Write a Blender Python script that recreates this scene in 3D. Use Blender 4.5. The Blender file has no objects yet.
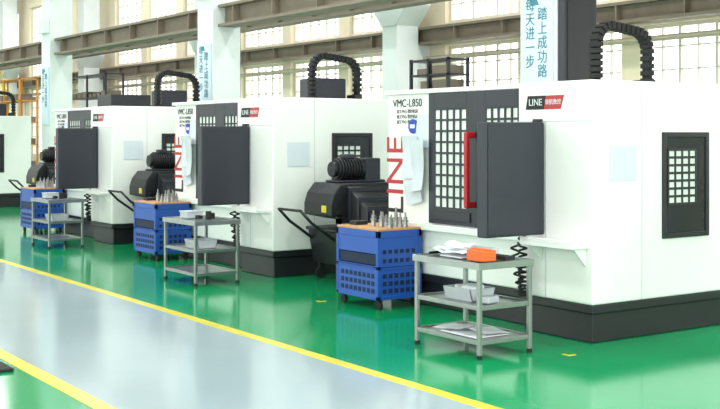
import bpy, bmesh, math, random
from mathutils import Vector, Matrix
random.seed(4)
scn = bpy.context.scene
col = scn.collection

def lin(c):
    return tuple(((v/255)/12.92 if v/255 <= .04045 else (((v/255)+.055)/1.055)**2.4) for v in c)

def mat(name, rgb, rough=.5, metal=0., noise=0., nscale=8., bump=0., bscale=40., rvar=0., ior=None):
    m = bpy.data.materials.new(name); m.use_nodes = True
    nt = m.node_tree; b = nt.nodes['Principled BSDF']
    c = lin(rgb)
    b.inputs['Base Color'].default_value = (*c, 1)
    b.inputs['Roughness'].default_value = rough
    b.inputs['Metallic'].default_value = metal
    if ior: b.inputs['IOR'].default_value = ior
    tc = nt.nodes.new('ShaderNodeTexCoord')
    if noise or rvar:
        n = nt.nodes.new('ShaderNodeTexNoise'); n.inputs['Scale'].default_value = nscale
        n.inputs['Detail'].default_value = 4
        nt.links.new(tc.outputs['Object'], n.inputs['Vector'])
        if noise:
            r = nt.nodes.new('ShaderNodeValToRGB')
            r.color_ramp.elements[0].position = .3; r.color_ramp.elements[1].position = .7
            r.color_ramp.elements[0].color = (*[max(0, v*(1-noise)) for v in c], 1)
            r.color_ramp.elements[1].color = (*[min(1, v*(1+noise*.6)) for v in c], 1)
            nt.links.new(n.outputs['Fac'], r.inputs['Fac'])
            nt.links.new(r.outputs['Color'], b.inputs['Base Color'])
        if rvar:
            mr = nt.nodes.new('ShaderNodeMapRange')
            mr.inputs['To Min'].default_value = max(0, rough-rvar); mr.inputs['To Max'].default_value = rough+rvar
            nt.links.new(n.outputs['Fac'], mr.inputs['Value'])
            nt.links.new(mr.outputs['Result'], b.inputs['Roughness'])
    if bump:
        n2 = nt.nodes.new('ShaderNodeTexNoise'); n2.inputs['Scale'].default_value = bscale
        nt.links.new(tc.outputs['Object'], n2.inputs['Vector'])
        bp = nt.nodes.new('ShaderNodeBump'); bp.inputs['Strength'].default_value = bump
        bp.inputs['Distance'].default_value = .01
        nt.links.new(n2.outputs['Fac'], bp.inputs['Height'])
        nt.links.new(bp.outputs['Normal'], b.inputs['Normal'])
    return m

M = {}
M['white'] = mat('white_enamel', (238,239,238), .3, noise=.02, nscale=2)
M['dark'] = mat('slate_enamel', (40,43,54), .42, noise=.08, nscale=3)
M['black'] = mat('black_enamel', (27,29,34), .42, noise=.1, nscale=5)
M['rubber'] = mat('rubber', (20,20,22), .7, noise=.1)
M['red'] = mat('red_enamel', (180,24,36), .35, noise=.03)
M['pane'] = mat('lit_interior_pane', (226,234,230), .15, noise=.06, nscale=3)  # pale colour carries the interior light seen behind the windows
M['smoke'] = mat('smoked_glass', (36,40,46), .08, noise=.05)
M['blue'] = mat('blue_enamel', (26,80,172), .38, noise=.05)
M['navy'] = mat('navy_recess', (12,28,62), .6, noise=.05)
M['steel'] = mat('stainless_steel', (165,170,170), .28, metal=.85, noise=.08, nscale=10)
M['steelfr'] = mat('satin_steel_tube', (150,156,154), .32, metal=.85, noise=.08)
M['tool'] = mat('tool_steel', (150,150,148), .3, metal=.8, noise=.1)
M['tan'] = mat('tan_board', (204,150,100), .5, noise=.1, nscale=12)
M['orange'] = mat('orange_plastic', (230,104,40), .45, noise=.04)
M['paper'] = mat('paper', (226,230,236), .8, noise=.02)
M['sheet'] = mat('plastic_sleeve', (206,214,224), .25, noise=.06, nscale=6)
M['paperb'] = mat('pale_blue_paper', (210,220,230), .5, noise=.03)
M['bluec'] = mat('blue_sticker', (34,70,180), .5, noise=.03)
M['ink'] = mat('ink', (26,26,30), .6, noise=.03)
M['teal'] = mat('teal_ink', (70,130,154), .6, noise=.03)
M['poster'] = mat('poster_board', (206,226,236), .4, noise=.02)
M['conc'] = mat('painted_column', (224,231,232), .6, noise=.04, nscale=3, bump=.1)
M['wall'] = mat('cream_plaster', (226,214,190), .8, noise=.06, nscale=1.5, bump=.15)
M['ceil'] = mat('ceiling_sheet', (205,205,200), .8, noise=.04)
M['frame'] = mat('window_frame', (212,208,194), .5, noise=.05)
M['beam'] = mat('crane_beam_paint', (128,116,102), .6, noise=.12, nscale=4)
M['pipe'] = mat('pipe_paint', (186,176,156), .5, noise=.05)
M['yellow'] = mat('yellow_paint', (220,204,54), .25, noise=.06, nscale=3, rvar=.05)
M['rackor'] = mat('orange_rack_paint', (226,150,50), .5, noise=.05)
M['green'] = mat('green_epoxy', (8,152,94), .12, noise=.10, nscale=.7, rvar=.05, bump=.03, bscale=3, ior=1.56)
M['grey'] = mat('grey_epoxy', (164,181,190), .13, noise=.05, nscale=.6, rvar=.05, bump=.03, bscale=3, ior=1.58)
M['tub'] = mat('grey_tub', (186,194,200), .5, noise=.04)
M['unseen_lamp'] = mat('added_lamp_housing', (220,220,220), .5, noise=.02)

def empty(name, loc):
    e = bpy.data.objects.new(name, None); e.empty_display_size = .2
    e.location = loc; col.objects.link(e); return e

class B:
    def __init__(s): s.bm = bmesh.new()
    def box(s, x0,x1,y0,y1,z0,z1):
        v = [s.bm.verts.new(p) for p in [(x0,y0,z0),(x1,y0,z0),(x1,y1,z0),(x0,y1,z0),(x0,y0,z1),(x1,y0,z1),(x1,y1,z1),(x0,y1,z1)]]
        for f in [(0,3,2,1),(4,5,6,7),(0,1,5,4),(1,2,6,5),(2,3,7,6),(3,0,4,7)]:
            s.bm.faces.new([v[i] for i in f])
        return s
    def obox(s, c, ax, ay, az, hx, hy, hz):
        c=Vector(c); ax=Vector(ax).normalized()*hx; ay=Vector(ay).normalized()*hy; az=Vector(az).normalized()*hz
        v=[s.bm.verts.new(c+i*ax+j*ay+k*az) for k in (-1,1) for (i,j) in ((-1,-1),(1,-1),(1,1),(-1,1))]
        for f in [(0,3,2,1),(4,5,6,7),(0,1,5,4),(1,2,6,5),(2,3,7,6),(3,0,4,7)]:
            s.bm.faces.new([v[i] for i in f])
        return s
    def prism(s, pts, plane, a, b):
        def mk(p,h):
            if plane=='xy': return (p[0],p[1],h)
            if plane=='xz': return (p[0],h,p[1])
            return (h,p[0],p[1])
        lo=[s.bm.verts.new(mk(p,a)) for p in pts]; hi=[s.bm.verts.new(mk(p,b)) for p in pts]
        n=len(pts)
        s.bm.faces.new(lo[::-1]); s.bm.faces.new(hi)
        for i in range(n):
            j=(i+1)%n; s.bm.faces.new([lo[i],lo[j],hi[j],hi[i]])
        return s
    def cyl(s, p0, p1, r0, r1=None, n=20):
        if r1 is None: r1=r0
        p0=Vector(p0);p1=Vector(p1); d=(p1-p0).normalized()
        u=d.orthogonal().normalized(); w=d.cross(u)
        lo=[];hi=[]
        for i in range(n):
            a=2*math.pi*i/n; o=u*math.cos(a)+w*math.sin(a)
            lo.append(s.bm.verts.new(p0+o*r0)); hi.append(s.bm.verts.new(p1+o*r1))
        s.bm.faces.new(lo[::-1]); s.bm.faces.new(hi)
        for i in range(n):
            j=(i+1)%n; s.bm.faces.new([lo[i],lo[j],hi[j],hi[i]])
        return s
    def sheet(s, o, u, v, n, amp, nu=10, nv=10, ph=0.):
        o=Vector(o);u=Vector(u);v=Vector(v);n=Vector(n)
        g=[[s.bm.verts.new(o+u*(i/nu)+v*(j/nv)+n*amp*(math.sin(3.1*i/nu+ph)*.6+math.sin(4.3*j/nv+ph*2)*.5)) for j in range(nv+1)] for i in range(nu+1)]
        for i in range(nu):
            for j in range(nv):
                s.bm.faces.new([g[i][j],g[i+1][j],g[i+1][j+1],g[i][j+1]])
        return s
    def done(s, name, m, parent=None, bevel=0., smooth=False, seg=2):
        bmesh.ops.recalc_face_normals(s.bm, faces=s.bm.faces[:])
        me=bpy.data.meshes.new(name); s.bm.to_mesh(me); s.bm.free()
        me.materials.append(M[m])
        o=bpy.data.objects.new(name,me); col.objects.link(o)
        if parent: o.parent=parent
        if smooth:
            me.polygons.foreach_set('use_smooth',[True]*len(me.polygons))
            try: me.set_sharp_from_angle(angle=math.radians(40))
            except Exception: pass
        if bevel:
            bv=o.modifiers.new('bevel','BEVEL'); bv.width=bevel; bv.segments=seg; bv.limit_method='ANGLE'
        return o

def tube(name, pts, r, m, parent=None):
    cu=bpy.data.curves.new(name,'CURVE'); cu.dimensions='3D'; cu.bevel_depth=r; cu.bevel_resolution=3; cu.use_fill_caps=True
    sp=cu.splines.new('POLY'); sp.points.add(len(pts)-1)
    for i,p in enumerate(pts): sp.points[i].co=(*p,1)
    cu.materials.append(M[m])
    o=bpy.data.objects.new(name,cu); col.objects.link(o)
    if parent: o.parent=parent
    return o

def text(name, body, size, loc, face, m, parent=None, align='CENTER', vertical=False, sp=1.0):
    cu=bpy.data.curves.new(name,'FONT'); cu.body=body; cu.size=size; cu.align_x=align; cu.align_y='CENTER'
    cu.extrude=.001; cu.space_line=sp
    cu.materials.append(M[m])
    o=bpy.data.objects.new(name,cu); col.objects.link(o)
    if face=='-x':
        ax,ay = (Vector((0,-1,0)),Vector((0,0,1))) if not vertical else (Vector((0,0,1)),Vector((0,1,0)))
    else:
        ax,ay = Vector((1,0,0)),Vector((0,0,1))
    az=ax.cross(ay)
    mt=Matrix((ax,ay,az)).transposed().to_4x4(); mt.translation=Vector(loc)
    o.matrix_local=mt
    if parent: o.parent=parent
    return o

# ---------------------------------------------------------------- room
XW=14.3; XL=-8.; Y0R=-6.; Y1R=52.; ZC=8.
B().box(XL,XW,Y0R,Y1R,-.2,0).done('floor','green')
B().box(2.80,4.715,Y0R+.02,Y1R-.02,0,.003).done('floor_walkway','grey')
B().box(4.715,4.83,Y0R+.02,Y1R-.02,0,.004).done('floor_stripe','yellow')
B().box(2.68,2.80,Y0R+.02,Y1R-.02,0,.004).done('floor_stripe','yellow')
B().box(XL,XW,Y0R,Y1R,ZC,ZC+.15).done('ceiling','ceil')

def window_grid(b, axis, c0, c1, a0, a1, z0, z1, nx, nz):
    def bx(u0,u1,w0,w1,t=.0):
        if axis=='y': b.box(c0+t,c1-t,u0,u1,w0,w1)
        else: b.box(u0,u1,c0+t,c1-t,w0,w1)
    f=.06
    bx(a0,a0+f,z0,z1); bx(a1-f,a1,z0,z1); bx(a0+f,a1-f,z0,z0+f); bx(a0+f,a1-f,z1-f,z1)
    for i in range(1,nx):
        u=a0+(a1-a0)*i/nx; w=.045 if i%2==0 else .02
        bx(u-w/2,u+w/2,z0+f,z1-f,.01)
    for j in range(1,nz):
        z=z0+(z1-z0)*j/nz
        bx(a0+f,a1-f,z-.011,z+.011,.015)

wn=[0]
def wall_windows(name, axis, p0, p1, a0, a1, bays):
    b=B()
    def bx(u0,u1,z0,z1):
        if axis=='y': b.box(p0,p1,u0,u1,z0,z1)
        else: b.box(u0,u1,p0,p1,z0,z1)
    bands=[(.95,3.55),(4.0,6.7)]
    for z0,z1 in [(0,.95),(3.55,4.0),(6.7,ZC)]: bx(a0,a1,z0,z1)
    wins=[]
    for (s,e) in bays:
        L=(e-s); n=3; w=(L-.4*(n+1))/n
        for i in range(n): wins.append((s+.4+i*(w+.4), s+.4+i*(w+.4)+w))
    for z0,z1 in bands:
        cur=a0
        for (s,e) in wins:
            bx(cur,s,z0,z1); cur=e
        bx(cur,a1,z0,z1)
    b.done(name,'wall')
    c=(p0+p1)/2
    for k,(s,e) in enumerate(bays):
        wn[0]+=1
        g=B()
        for (ws,we) in wins[k*3:k*3+3]:
            for z0,z1 in bands: window_grid(g,axis,c-.04,c+.04,ws,we,z0,z1,6,7)
        g.done('window_%d'%wn[0],'frame')

cols=[-7.35,1.25,9.85,18.45,27.05,35.65,44.25,52.85]
bays=[]
for i in range(len(cols)-1):
    s=max(cols[i]+.28,Y0R+.1); e=min(cols[i+1]-.28,Y1R-.1); bays.append((s,e))
wall_windows('wall_right','y',XW,XW+.3,Y0R,Y1R,bays)
wall_windows('wall_left','y',XL-.3,XL,Y0R,Y1R,bays)
wall_windows('wall_far','x',Y1R,Y1R+.3,XL,XW,[(-7.5,-.5),(0,6.5),(7,13.8)])
wall_windows('wall_near','x',Y0R-.3,Y0R,XL,XW,[(-7.5,-.5),(0,6.5),(7,13.8)])

for i,y in enumerate([1.25,9.85,18.45,27.05,35.65,44.25]):
    b=B().box(13.4,13.95,y-.25,y+.25,0,ZC)
    b.prism([(y-.25,3.95),(y+.25,3.95),(y+.62,4.35),(y+.62,4.7),(y-.62,4.7),(y-.62,4.35)],'yz',13.38,13.97)
    b.box(13.95,14.3,y-.2,y+.2,0,3.6)
    b.done('structural_column','conc',bevel=.015)
def ibeam(name,x,z0,z1,w,y0,y1,m='beam'):
    b=B()
    b.box(x-w/2,x+w/2,y0,y1,z0,z0+.05); b.box(x-w/2,x+w/2,y0,y1,z1-.05,z1)
    b.box(x-.03,x+.03,y0,y1,z0+.05,z1-.05)
    y=y0+.6
    while y<y1:
        b.box(x-w/2+.01,x+w/2-.01,y,y+.03,z0+.05,z1-.05); y+=1.4
    return b.done(name,m)
ibeam('wall_beam',14.12,3.58,3.93,.3,Y0R+.1,Y1R-.1)
maincols=[.9,9.61,18.4,27.1,35.9,44.6]
for i,y in enumerate(maincols):
    b=B().box(9.4,9.97,y,y+.62,0,ZC)
    b.box(9.28,9.40,y+.05,y+.57,4.25,4.6)
    b.done('structural_column','conc',bevel=.012)
for i in range(len(maincols)-1):
    ibeam('crane_beam',9.68,3.72,4.12,.36,maincols[i]+.63,maincols[i+1]-.01)
ibeam('crane_beam',12.6,4.15,4.5,.3,Y0R+.1,Y1R-.1)
tube('wall_pipe',[(14.15,Y0R+.1,3.3),(14.15,Y1R-.1,3.3)],.05,'pipe')
tube('gas_pipe',[(13.2,13.9,0),(13.2,13.9,4.0),(13.2,13.9,7.9)],.03,'yellow')

for k,y in enumerate(maincols[1:5]):
    p=empty('wall_poster',(9.385,y+.31,0))
    B().box(-.013,.013,-.27,.27,2.0,3.42).done('board','poster',p,.004)
    text('column_a','每\n天\n进\n一\n步',.17,(-.018,.10,2.96),'-x','teal',p,sp=1.0)
    text('column_b','踏\n上\n成\n功\n路',.17,(-.018,-.11,2.84),'-x','teal',p,sp=1.0)
    B().prism([(-.05,3.30),(.08,3.30),(.12,3.38),(-.01,3.38)],'yz',-.016,-.013).done('logo','teal',p)
b=empty('electrical_cabinet',(9.42,9.5,0))
B().box(0,.54,0,.105,.1,3.68).done('body','dark',b,.01)
B().box(.05,.49,-.012,0,.3,1.9).box(.05,.49,-.012,0,2.0,3.6).done('doors','black',b,.004)
B().box(.42,.45,-.03,-.012,1.0,1.2).box(0,.54,0,.105,0,.1).done('handle','steel',b)

# ---------------------------------------------------------------- machines
def lattice(b, axis, p0, p1, a0, a1, z0, z1, nx, nz, t):
    for i in range(nx+1):
        u=a0+(a1-a0)*i/nx
        if axis=='y': b.box(p0,p1,u-t/2,u+t/2,z0,z1)
        else: b.box(u-t/2,u+t/2,p0,p1,z0,z1)
    for j in range(nz+1):
        z=z0+(z1-z0)*j/nz
        if axis=='y': b.box(p0+.001,p1-.001,a0,a1,z-t/2,z+t/2)
        else: b.box(a0,a1,p0+.001,p1-.001,z-t/2,z+t/2)

def frame(b, axis, p0,p1, a0,a1,z0,z1, wa0,wa1,wz0,wz1):
    def bx(u0,u1,w0,w1):
        if axis=='y': b.box(p0,p1,u0,u1,w0,w1)
        else: b.box(u0,u1,p0,p1,w0,w1)
    bx(a0,wa0,z0,z1); bx(wa1,a1,z0,z1); bx(wa0,wa1,z0,wz0); bx(wa0,wa1,wz1,z1)

def machine(y0, idx):
    e=empty('cnc_milling_machine',(6.92,y0,0))
    D=2.15; W=3.15; R=.18; U=.907
    H=2.215
    B().prism([(.04,.04),(D-.04,.04),(D-.04,W-.04),(R+.04,W-.04),(R+.04,U-.04),(.04,U-.04)],'xy',0,.25).done('base_plinth','black',e,.01)
    B().prism([(.005,.005),(D,.005),(D,W),(R,W),(R,U),(.005,U)],'xy',.25,.325).done('base_flange','black',e,.01)
    B().prism([(0,0),(D,0),(D,W),(R,W),(R,U),(0,U)],'xy',.325,H).done('enclosure','white',e,.018,seg=3)
    s=B()
    s.box(-.003,.01,.0,U,1.865,1.872)
    s.box(-.003,.01,.548,.555,.33,1.865)
    s.box(.60,.606,-.003,.01,.33,2.2)
    s.done('panel_seams','tub',e)
    B().box(R-.05,R+.02,U,W,2.175,H+.005).done('door_header','white',e,.006)
    z0,z1=.86,2.17
    b=B(); frame(b,'y',R-.035,R-.002,1.66,2.40,z0,z1,1.80,2.31,1.02,2.01); b.done('left_door_leaf','dark',e,.004)
    b=B(); frame(b,'y',R-.06,R-.027,U+.003,1.655,z0,z1,1.04,1.50,1.02,2.01); b.done('right_door_leaf','dark',e,.004)
    B().box(R-.022,R-.004,1.80,2.31,1.02,2.01).box(R-.045,R-.03,1.04,1.50,1.02,2.01).done('door_glass','pane',e)  # pale panes: brightness of the lit interior is put into the colour
    b=B()
    lattice(b,'y',R-.034,R-.02,1.80,2.31,1.02,2.01,5,9,.022)
    lattice(b,'y',R-.058,R-.046,1.04,1.50,1.02,2.01,5,9,.022)
    b.done('window_guard','dark',e)
    B().box(R-.05,R-.03,1.74,2.34,.90,.99).done('kick_plate','dark',e,.003)
    b=B().box(R-.18,R-.13,1.63,1.68,1.05,1.78).box(R-.15,R-.055,1.635,1.675,1.05,1.11).box(R-.15,R-.055,1.635,1.675,1.72,1.78)
    b.done('door_handle','red',e,.015,seg=3)
    B().box(R-.07,R+.01,U+.003,W-.02,.78,.85).done('sill','white',e,.01)
    text('model_plate','VMC-L850',.115,(R-.006,2.80,2.08),'-x','ink',e)
    for k in range(3):
        text('fine_print','加工中心 数控机床',.045,(R-.006,2.80,1.995-.055*k),'-x','ink',e)
    text('lettering','L',.42,(R-.006,3.0,.90),'-x','ink',e,align='LEFT',vertical=True)
    text('lettering_red','INE',.42,(R-.006,3.0,1.10),'-x','red',e,align='LEFT',vertical=True)
    b=B().cyl((R-.012,2.70,1.84),(R,2.70,1.84),.075,n=28); b.done('round_sticker','bluec',e,smooth=True)
    B().box(R-.016,R-.012,2.66,2.74,1.82,1.86).done('sticker_centre','paper',e)
    b=B()
    b.sheet((R-.02,2.62,1.62),(0,-.24,0),(0,0,.34),(-1,0,0),.02,ph=.2)
    b.sheet((R-.05,2.80,1.30),(-.02,-.26,0),(0,.03,.44),(-1,0,0),.03,ph=.9)
    b.sheet((R-.07,2.66,1.16),(-.06,-.24,.03),(.02,-.02,.52),(-1,0,0),.03,ph=1.6)
    b.sheet((R-.06,2.74,1.02),(-.03,-.26,.05),(.02,.04,.30),(-1,0,0),.03,ph=2.3)
    b.done('work_sheets','sheet',e,smooth=True)
    za,zb=1.975,2.095
    B().prism([(.80,za),(.575,za),(.55,zb),(.775,zb)],'yz',-.008,.002).done('badge_black','ink',e)
    B().prism([(.57,za),(.37,za),(.33,zb),(.545,zb)],'yz',-.008,.002).done('badge_red','red',e)
    text('badge_text','LINE',.085,(-.0095,.675,2.035),'-x','paper',e)
    text('badge_text_cn','领航数控',.05,(-.0095,.455,2.035),'-x','paper',e)
    B().box(-.68,-.01,.56,.68,.88,1.86).done('control_pendant','dark',e,.012)
    B().box(-.66,-.03,.55,.56,.90,1.84).done('pendant_back_cover','dark',e,.004)
    b=B().box(-.60,-.08,.68,.69,1.40,1.80); b.done('screen','smoke',e)
    b=B()
    for i in range(8):
        for j in range(6):
            b.box(-.60+.065*i,-.555+.065*i,.68,.692,.94+.065*j,.98+.065*j)
    b.done('keypad','tub',e)
    B().cyl((-.05,.62,1.84),(-.05,.62,1.875),.035).box(-.07,.03,.59,.65,1.868,1.89).done('pendant_arm','black',e,.005)
    b=B().box(-.21,0,.04,.66,.80,.835).box(-.21,-.185,.04,.66,.835,.87)
    b.prism([(0,.80),(0,.64),(-.15,.80)],'xz',.07,.09); b.prism([(0,.80),(0,.64),(-.15,.80)],'xz',.60,.62)
    b.done('hand_tray','white',e,.004)
    pts=[]
    N=260
    for i in range(N+1):
        t=i/N; a=t*2*math.pi*20
        cz=.86-.52*math.sin(min(1,t/.7)*math.pi/2) if t<.7 else .34+.45*(t-.7)/.3
        cy=.74+ (0 if t<.7 else .10*math.sin((t-.7)/.3*math.pi/2))
        pts.append((-.10+.035*math.cos(a),cy+.035*math.sin(a),cz))
    tube('coiled_cable',pts,.010,'rubber',e)
    wx0,wx1,wz0,wz1=.86,1.48,.84,1.775
    b=B(); frame(b,'x',-.02,.005,wx0,wx1,wz0,wz1,wx0+.045,wx1-.045,wz0+.045,wz1-.045); b.done('side_window_frame','black',e,.006)
    B().box(wx0+.04,wx1-.04,-.006,.003,wz0+.04,wz1-.04).done('side_glass','smoke',e)
    B().box(wx0+.07,wx1-.18,-.010,-.006,1.14,1.62).done('bright_view_plate','pane',e)  # pale patch painting the light seen through to the opposite door window
    b=B(); lattice(b,'x',-.016,-.010,wx0+.07,wx1-.18,1.14,1.62,4,7,.022); b.done('view_plate_mesh','black',e)
    B().box(.20,.53,-.008,.0,1.36,1.66).done('data_sheet','paperb',e)
    cx0,cx1,zt=1.35,2.10,2.85
    r=.2
    path_pts=[]
    L1=zt-r-H
    n=int(L1/.02)
    for i in range(n): path_pts.append((cx0,H+L1*i/n))
    for i in range(16):
        a=math.pi-math.pi/2*i/15; path_pts.append((cx0+r+r*math.cos(a),zt-r+r*math.sin(a)))
    w=cx1-cx0-2*r
    for i in range(1,20): path_pts.append((cx0+r+w*i/20,zt-.04*(i/20)))
    for i in range(16):
        a=math.pi/2-math.pi/2*i/15; path_pts.append((cx1-r+r*math.cos(a),zt-.04-r+r*math.sin(a)))
    for i in range(1,n-2): path_pts.append((cx1,zt-.04-r-(L1-.04)*i/n))
    b=B(); acc=0; step=.06
    for i in range(1,len(path_pts)):
        p,q=path_pts[i-1],path_pts[i]
        d=math.dist(p,q); acc+=d
        if acc>=step:
            acc=0
            tx,tz=(q[0]-p[0])/d,(q[1]-p[1])/d
            b.obox((q[0],1.25,q[1]),(tx,0,tz),(0,1,0),(-tz,0,tx),.024,.060,.042)
            b.obox((q[0],1.25,q[1]),(tx,0,tz),(0,1,0),(-tz,0,tx),.040,.045,.028)
    b.done('drag_chain','rubber',e,.005)
    B().box(1.25,1.45,1.15,1.36,H,H+.06).box(2.0,2.12,1.15,1.36,H,H+.1).done('chain_bracket','black',e,.005)
    if idx>=1:
        B().box(1.45,1.95,1.3,1.75,H,H+.33).done('spindle_motor','dark',e,.02)
    if idx==2:
        B().box(.15,.85,.4,1.0,H,H+.20).done('roof_unit','black',e,.01)
    return e

def conveyor(y0,x=7.15):
    e=empty('chip_conveyor',(x,y0,0))
    b=B().prism([(0,.80),(0,.94),(.04,1.06),(.14,1.18),(.96,1.18),(.99,1.0),(.99,.74),(.3,.74)],'xz',0,.6); b.done('discharge_head','black',e,.015)
    b=B().prism([(.0,1.15),(.0,.76),(-1.1,.16),(-1.1,.5)],'yz',.22,.86); b.done('inclined_chute','black',e,.01)
    b=B()
    for i in range(6):
        y=-1.0+.18*i; z=.54+.62*(y+1.1)/1.1
        b.box(.2,.88,y,y+.03,z-.40,z+.03)
    b.done('chute_ribs','dark',e)
    b=B().cyl((.25,.3,1.34),(.62,.3,1.34),.12,n=24)
    for i in range(8): b.cyl((.28+.04*i,.3,1.34),(.295+.04*i,.3,1.34),.14,n=24)
    b.cyl((.2,.3,1.34),(.25,.3,1.34),.09,n=24)
    b.done('motor','black',e,smooth=True)
    B().box(.62,.84,.18,.42,1.19,1.47).box(.2,.9,.16,.44,1.18,1.21).box(.35,.5,.24,.36,1.46,1.52).done('gearbox','dark',e,.015)
    b=B().box(.92,.97,.02,.07,0,.76).box(.92,.97,.53,.58,0,.76).box(.06,.11,-.06,-.01,0,.82).box(.06,.24,-.06,-.01,.72,.78).box(.06,.11,-.06,.03,.80,.86)
    b.done('legs','black',e)
    B().box(-.004,.0,.10,.20,.84,.92).done('warning_sticker','yellow',e)
    B().box(.25,.6,-.004,.0,1.0,1.1).done('name_plate','tool',e)
    b=B()
    for k in range(5): b.box(.3+.12*k,.34+.12*k,-.012,0,.78,.96)
    b.done('head_ribs','dark',e,.004)

def chipcart(y0,x=7.28):
    e=empty('chip_cart',(x,y0,0))
    b=B().prism([(.0,.62),(.08,.2),(.58,.2),(.60,.62)],'xz',0,.62)
    b.box(-.02,.62,-.02,.64,.60,.64)
    b.done('bin','black',e,.01)
    b=B()
    for (px,py) in ((.14,.08),(.14,.54),(.52,.08),(.52,.54)):
        b.cyl((px,py-.02,.07),(px,py+.02,.07),.07); b.box(px-.03,px+.03,py-.03,py+.03,.12,.2)
    b.done('wheels','rubber',e,smooth=True)
    tube('handle',[(.02,.05,.50),(-.30,.05,.72),(-.45,.05,.87),(-.45,.55,.87),(-.30,.55,.72),(.02,.55,.50)],.018,'black',e)

def toolcart(y0,x=6.50,idx=0):
    e=empty('tool_trolley',(x,y0,0))
    W=.75;D=.55
    b=B()
    for px in (0,D-.04):
        for py in (0,W-.04): b.box(px,px+.04,py,py+.04,.10,.79)
    b.box(0,D,0,W,.72,.79); b.box(0,D,0,W,.10,.14); b.box(0,D,0,.035,.40,.44); b.box(0,.03,0,W,.40,.44); b.box(0,D,0,W,.42,.435)
    b.done('frame','blue',e,.004)
    b=B()
    b.box(.04,D-.04,.006,.016,.14,.40); b.box(.04,D-.04,.006,.016,.44,.72)
    b.box(.04,D-.04,W-.016,W-.006,.14,.72); b.box(D-.016,D-.006,.04,W-.04,.14,.72)
    b.box(.006,.016,.04,W-.04,.14,.40)
    b.box(.006,.02,.04,W-.04,.56,.72)
    b.done('panels','blue',e)
    b=B()
    for i in range(6):
        for j in range(3):
            x0=.065+.072*i; z=.165+.075*j
            b.box(x0,x0+.045,.002,.007,z,z+.045)
    for i in range(6):
        for j in range(2):
            x0=.065+.072*i; z=.47+.09*j
            b.box(x0,x0+.04,.002,.007,z,z+.04)
    for i in range(8):
        for j in range(3):
            yy=.07+.078*i; z=.165+.075*j
            b.box(.002,.007,yy,yy+.048,z,z+.045)
    b.box(.012,.02,.06,W-.06,.45,.55)
    b.done('perforations','navy',e)
    B().box(.005,D-.005,.005,W-.005,.79,.812).done('top_board','tan',e,.003)
    b=B()
    for px in (.06,D-.06):
        for py in (.06,W-.06): b.cyl((px-.015,py,.045),(px+.015,py,.045),.045); b.box(px-.025,px+.025,py-.025,py+.025,.08,.10)
    b.done('casters','rubber',e,smooth=True)
    h=empty('tool_holder_set',(x,y0,.813))
    b=B(); random.seed(7+idx)
    for i in range(6):
        for j in range(2):
            if random.random()<.15: continue
            px=.20+.18*j+.02*random.random(); py=.06+.08*i+.02*random.random(); s=.6+.55*random.random()
            b.cyl((px,py,0),(px,py,.06*s),.028,.021,n=16); b.cyl((px,py,.06*s),(px,py,.08*s),.032,n=16)
            b.cyl((px,py,.08*s),(px,py,.12*s),.020,n=14); b.cyl((px,py,.12*s),(px,py,.17*s),.010,n=10)
    b.done('tool_holders','tool',h,smooth=True)
    B().box(.12,.27,.56,.68,0,.04).done('insert_case','ink',h,.004)

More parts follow.
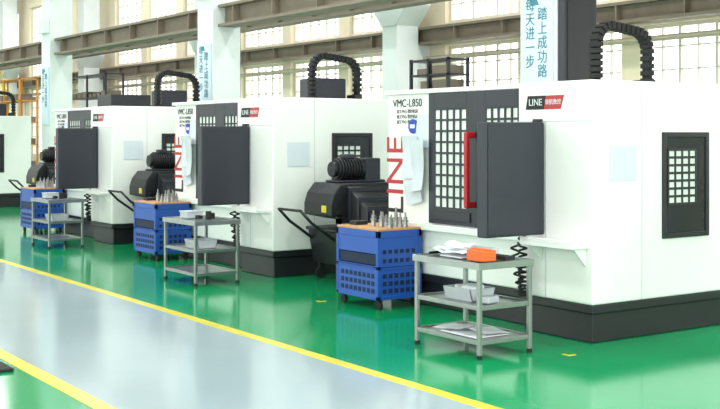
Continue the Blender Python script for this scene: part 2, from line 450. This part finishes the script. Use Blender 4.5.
def steelcart(y0,x,L,Wd,idx):
    e=empty('steel_utility_cart',(x,y0,0))
    H=.765; t=.035
    b=B()
    for px in (0,Wd-t):
        for py in (0,L-t): b.box(px,px+t,py,py+t,.03,H-.04)
    for z in (.13,.40):
        b.box(t,Wd-t,.005,t-.005,z-.02,z+.02); b.box(t,Wd-t,L-t+.005,L-.005,z-.02,z+.02)
        b.box(.005,t-.005,t,L-t,z-.02,z+.02); b.box(Wd-t+.005,Wd-.005,t,L-t,z-.02,z+.02)
    b.done('frame','steelfr',e,.005)
    b=B()
    for z in (.13,.40): b.box(.01,Wd-.01,.01,L-.01,z-.006,z+.006)
    b.box(0,Wd,0,L,H-.035,H-.02)
    for bb in ((-.012,.0,-.012,L+.012),(Wd,Wd+.012,-.012,L+.012)): b.box(bb[0],bb[1],bb[2],bb[3],H-.065,H-.012)
    b.box(0,Wd,-.012,0,H-.065,H-.012); b.box(0,Wd,L,L+.012,H-.065,H-.012)
    b.done('shelves','steel',e,.002)
    b=B()
    for px in (t/2,Wd-t/2):
        for py in (t/2,L-t/2): b.cyl((px,py,0),(px,py,.035),.022)
    b.done('feet','rubber',e)
    zt=H-.011
    def tub(yy):
        g=empty('plastic_tub',(x+.12,yy,.408))
        b=B().box(.02,.26,0,.34,0,.008)
        b.prism([(0,.10),(.03,0),(.04,0),(.012,.10)],'xz',0,.34); b.prism([(.28,.10),(.25,0),(.24,0),(.268,.10)],'xz',0,.34)
        b.prism([(0,.10),(.03,0),(.25,0),(.28,.10)],'xz',0,.01); b.prism([(0,.10),(.03,0),(.25,0),(.28,.10)],'xz',.33,.34)
        b.done('tub','tub',g,.002)
        return g
    if idx==0:
        o=empty('orange_tool_box',(x+.08,y0+.05,zt))
        B().box(0,.14,0,.20,0,.085).done('body','orange',o,.006)
        B().box(.045,.095,.0,.20,.085,.095).done('lid_ridge','orange',o,.003)
        g=empty('paper_stack',(x+.05,y0+.29,zt)); b=B()
        b.sheet((.02,.0,.03),(.30,.05,0),(-.03,.22,.02),(0,0,1),.022,ph=.4)
        b.sheet((.06,.16,.04),(.28,-.06,.02),(.04,.26,0),(0,0,1),.025,ph=1.7)
        b.sheet((.0,.24,.035),(.22,.1,0),(-.02,.20,.03),(0,0,1),.02,ph=2.9)
        b.sheet((.14,.05,.06),(.2,.12,.04),(-.1,.2,.03),(0,0,1),.03,ph=.9)
        b.box(.05,.25,.05,.32,0,.012)
        b.done('sheets','paper',g,smooth=True)
        k=empty('parts_tray',(x+.36,y0+.36,zt)); B().box(0,.16,0,.30,0,.006).box(0,.006,0,.30,.006,.06).box(.154,.16,0,.30,.006,.06).box(.006,.154,0,.006,.006,.06).box(.006,.154,.294,.30,.006,.06).done('tray','tub',k,.002)
        k=empty('calliper_case',(x+.30,y0+.03,zt)); B().box(0,.10,0,.22,0,.03).box(.02,.08,.03,.19,.03,.034).done('case','ink',k,.003)
        k=empty('marker_pen',(x+.10,y0+.75,zt)); B().cyl((0,0,.012),(.13,.02,.012),.011,n=12).cyl((.13,.02,.012),(.16,.025,.012),.012,n=12).done('pen','ink',k,smooth=True)
        g=tub(y0+.26)
        B().obox((.14,.12,.07),(1,.2,.1),(0,1,0),(-.1,0,1),.07,.09,.05).obox((.13,.24,.06),(1,-.3,0),(.3,1,.2),(0,0,1),.06,.05,.045).done('rags','paper',g,.02,seg=3)
        g=empty('cleaning_rags',(x+.15,y0+.08,.408)); B().obox((.08,.07,.03),(1,.3,0),(-.3,1,0),(0,0,1),.08,.05,.028).done('cloth','tub',g,.015,seg=3)
        g=empty('paper_sheets',(x+.06,y0+.08,.14)); b=B()
        b.box(.02,.36,.05,.50,0,.01); b.sheet((.05,.30,.025),(.3,.08,0),(-.05,.28,0),(0,0,1),.012,ph=.5); b.sheet((.1,.02,.025),(.28,-.0,0),(.05,.3,0),(0,0,1),.012,ph=1.5)
        b.done('sheets','paper',g,smooth=True)
    else:
        g=empty('parts_box',(x+.12,y0+.45,zt)); B().box(0,.2,0,.2,0,.07).box(-.01,.21,-.01,.21,.07,.085).done('box','tub',g,.005)
        g=empty('measuring_tools',(x+.2,y0+.1,zt)); B().cyl((.05,.05,0),(.05,.05,.10),.035).cyl((.14,.15,0),(.14,.15,.07),.04).box(0,.05,.2,.3,0,.04).done('tools','rubber',g,.003)
        tub(y0+.2)

Ys=[6.65,11.95,17.05,27.5]
for i,y in enumerate(Ys):
    machine(y,i)
    conveyor(y+4.35)
    if i<3: chipcart(y+4.45)
    toolcart(y+2.48,6.49,i)
steelcart(6.69,5.72,.83,.56,0)
steelcart(11.80,5.80,.85,.58,1)
steelcart(16.95,5.86,.80,.56,2)

for (x,y) in ((6.35,9.98),(6.42,6.42)):
    B().box(x,x+.08,y,y+.03,0,.003).box(x,x+.03,y+.03,y+.08,0,.003).done('floor_corner_mark','yellow')
B().box(1.4,2.62,8.33,9.6,0,.025).done('rubber_mat','rubber',bevel=.008)

def rack(x0,x1,y0,y1,h,n,m='dark'):
    e=empty('storage_rack',(0,0,0)); b=B()
    for x in (x0,x1-.05):
        for y in (y0,(y0+y1)/2,y1-.05): b.box(x,x+.05,y,y+.05,0,h)
    for i in range(n): 
        z=.1+(h-.15)*i/(n-1); b.box(x0,x1,y0,y1,z,z+.035)
    b.done('frame',m,e)
    b=B()
    for i in range(n-1):
        z=.135+(h-.15)*i/(n-1); y=y0+.1
        while y<y1-.3:
            w=.2+.25*random.random(); b.box(x0+.05,x1-.05,y,min(y+w,y1-.06),z,z+.1+.1*random.random()); y+=w+.1
    b.done('stored_parts','beam',e)
rack(12.7,13.2,15.7,16.85,3.15,12)
rack(12.7,13.3,31.8,34.8,3.6,6)
rack(10.9,11.5,34.2,37.2,3.5,6,'rackor')

st=empty('steel_staircase',(11.6,38.0,0)); b=B()
for k in range(14): b.box(0,.9,.28*k,.28*k+.26,.24*(k+1)-.03,.24*(k+1))
b.prism([(0,0),(.2,0),(4.0,3.36),(3.7,3.36)],'yz',-.04,0); b.prism([(0,0),(.2,0),(4.0,3.36),(3.7,3.36)],'yz',.9,.94)
b.box(-.04,.94,3.95,6.5,3.28,3.36); b.box(0,.06,6.4,6.46,0,3.28); b.box(.84,.90,6.4,6.46,0,3.28); b.box(0,.06,4.0,4.06,0,3.28)
b.done('steps','beam',st)
b=B()
for px in (-.02,.92):
    for h in (.5,1.0):
        b.cyl((px,.1,.2+h),(px,3.9,3.4+h),.03,n=10); b.cyl((px,3.9,3.4+h),(px,6.45,3.4+h),.03,n=10)
    for k in range(6): b.cyl((px,.1+.76*k,.2+.64*k),(px,.1+.76*k,1.2+.64*k),.025,n=10)
    for k in range(4): b.cyl((px,4.0+.8*k,3.36),(px,4.0+.8*k,4.4),.025,n=10)
b.done('railing','yellow',st)

# ---------------------------------------------------------------- lights
def area(name,loc,rot,sx,sy,p,colr=(1,1,1)):
    l=bpy.data.lights.new(name,'AREA'); l.shape='RECTANGLE'; l.size=sx; l.size_y=sy; l.energy=p; l.color=colr
    o=bpy.data.objects.new(name,l); o.location=loc; o.rotation_euler=rot; col.objects.link(o); return o
for x in (-4.,2.5,7.5,12.):  # added lamp rows above the view, with fixtures, to light the hall
    for y in (-1.,6.,14.,22.,31.,41.):
        e=empty('added_ceiling_lamp',(x,y,7.6))
        B().box(-.35,.35,-1.6,1.6,.02,.1).box(-.02,.02,-1.2,-1.16,.1,.4).box(-.02,.02,1.16,1.2,.1,.4).done('added_housing','unseen_lamp',e)
        a=area('ceiling_fill',(0,0,0),(0,0,0),.6,3.1,175,(1,.99,.97)); a.parent=e
for (s,en) in bays[:6]:  # extra area lights inside the unseen left windows, boosting the daylight
    area('window_fill',(XL+.15,(s+en)/2,3.6),(0,math.radians(-90),0),5.0,en-s,190,(.97,.98,1))
for x in (-4,3,10):  # same added fill at the unseen windows behind the camera
    area('window_fill',(x,Y0R+.15,3.6),(math.radians(90),0,0),6.,5.,260,(.97,.98,1))
w=bpy.data.worlds.new('world'); scn.world=w; w.use_nodes=True
bg=w.node_tree.nodes['Background']; bg.inputs[0].default_value=(.97,.98,1,1); bg.inputs[1].default_value=3.0

# ---------------------------------------------------------------- camera
cd=bpy.data.cameras.new('camera'); cd.sensor_width=36; cd.lens=1128/720*36; cd.shift_y=-(204.5-135)/720
cd.clip_end=200
co=bpy.data.objects.new('camera',cd); co.location=(0,0,1.75); co.rotation_euler=(math.radians(90),0,math.radians(-34.5))
col.objects.link(co); scn.camera=co
scn.view_settings.view_transform='Standard'
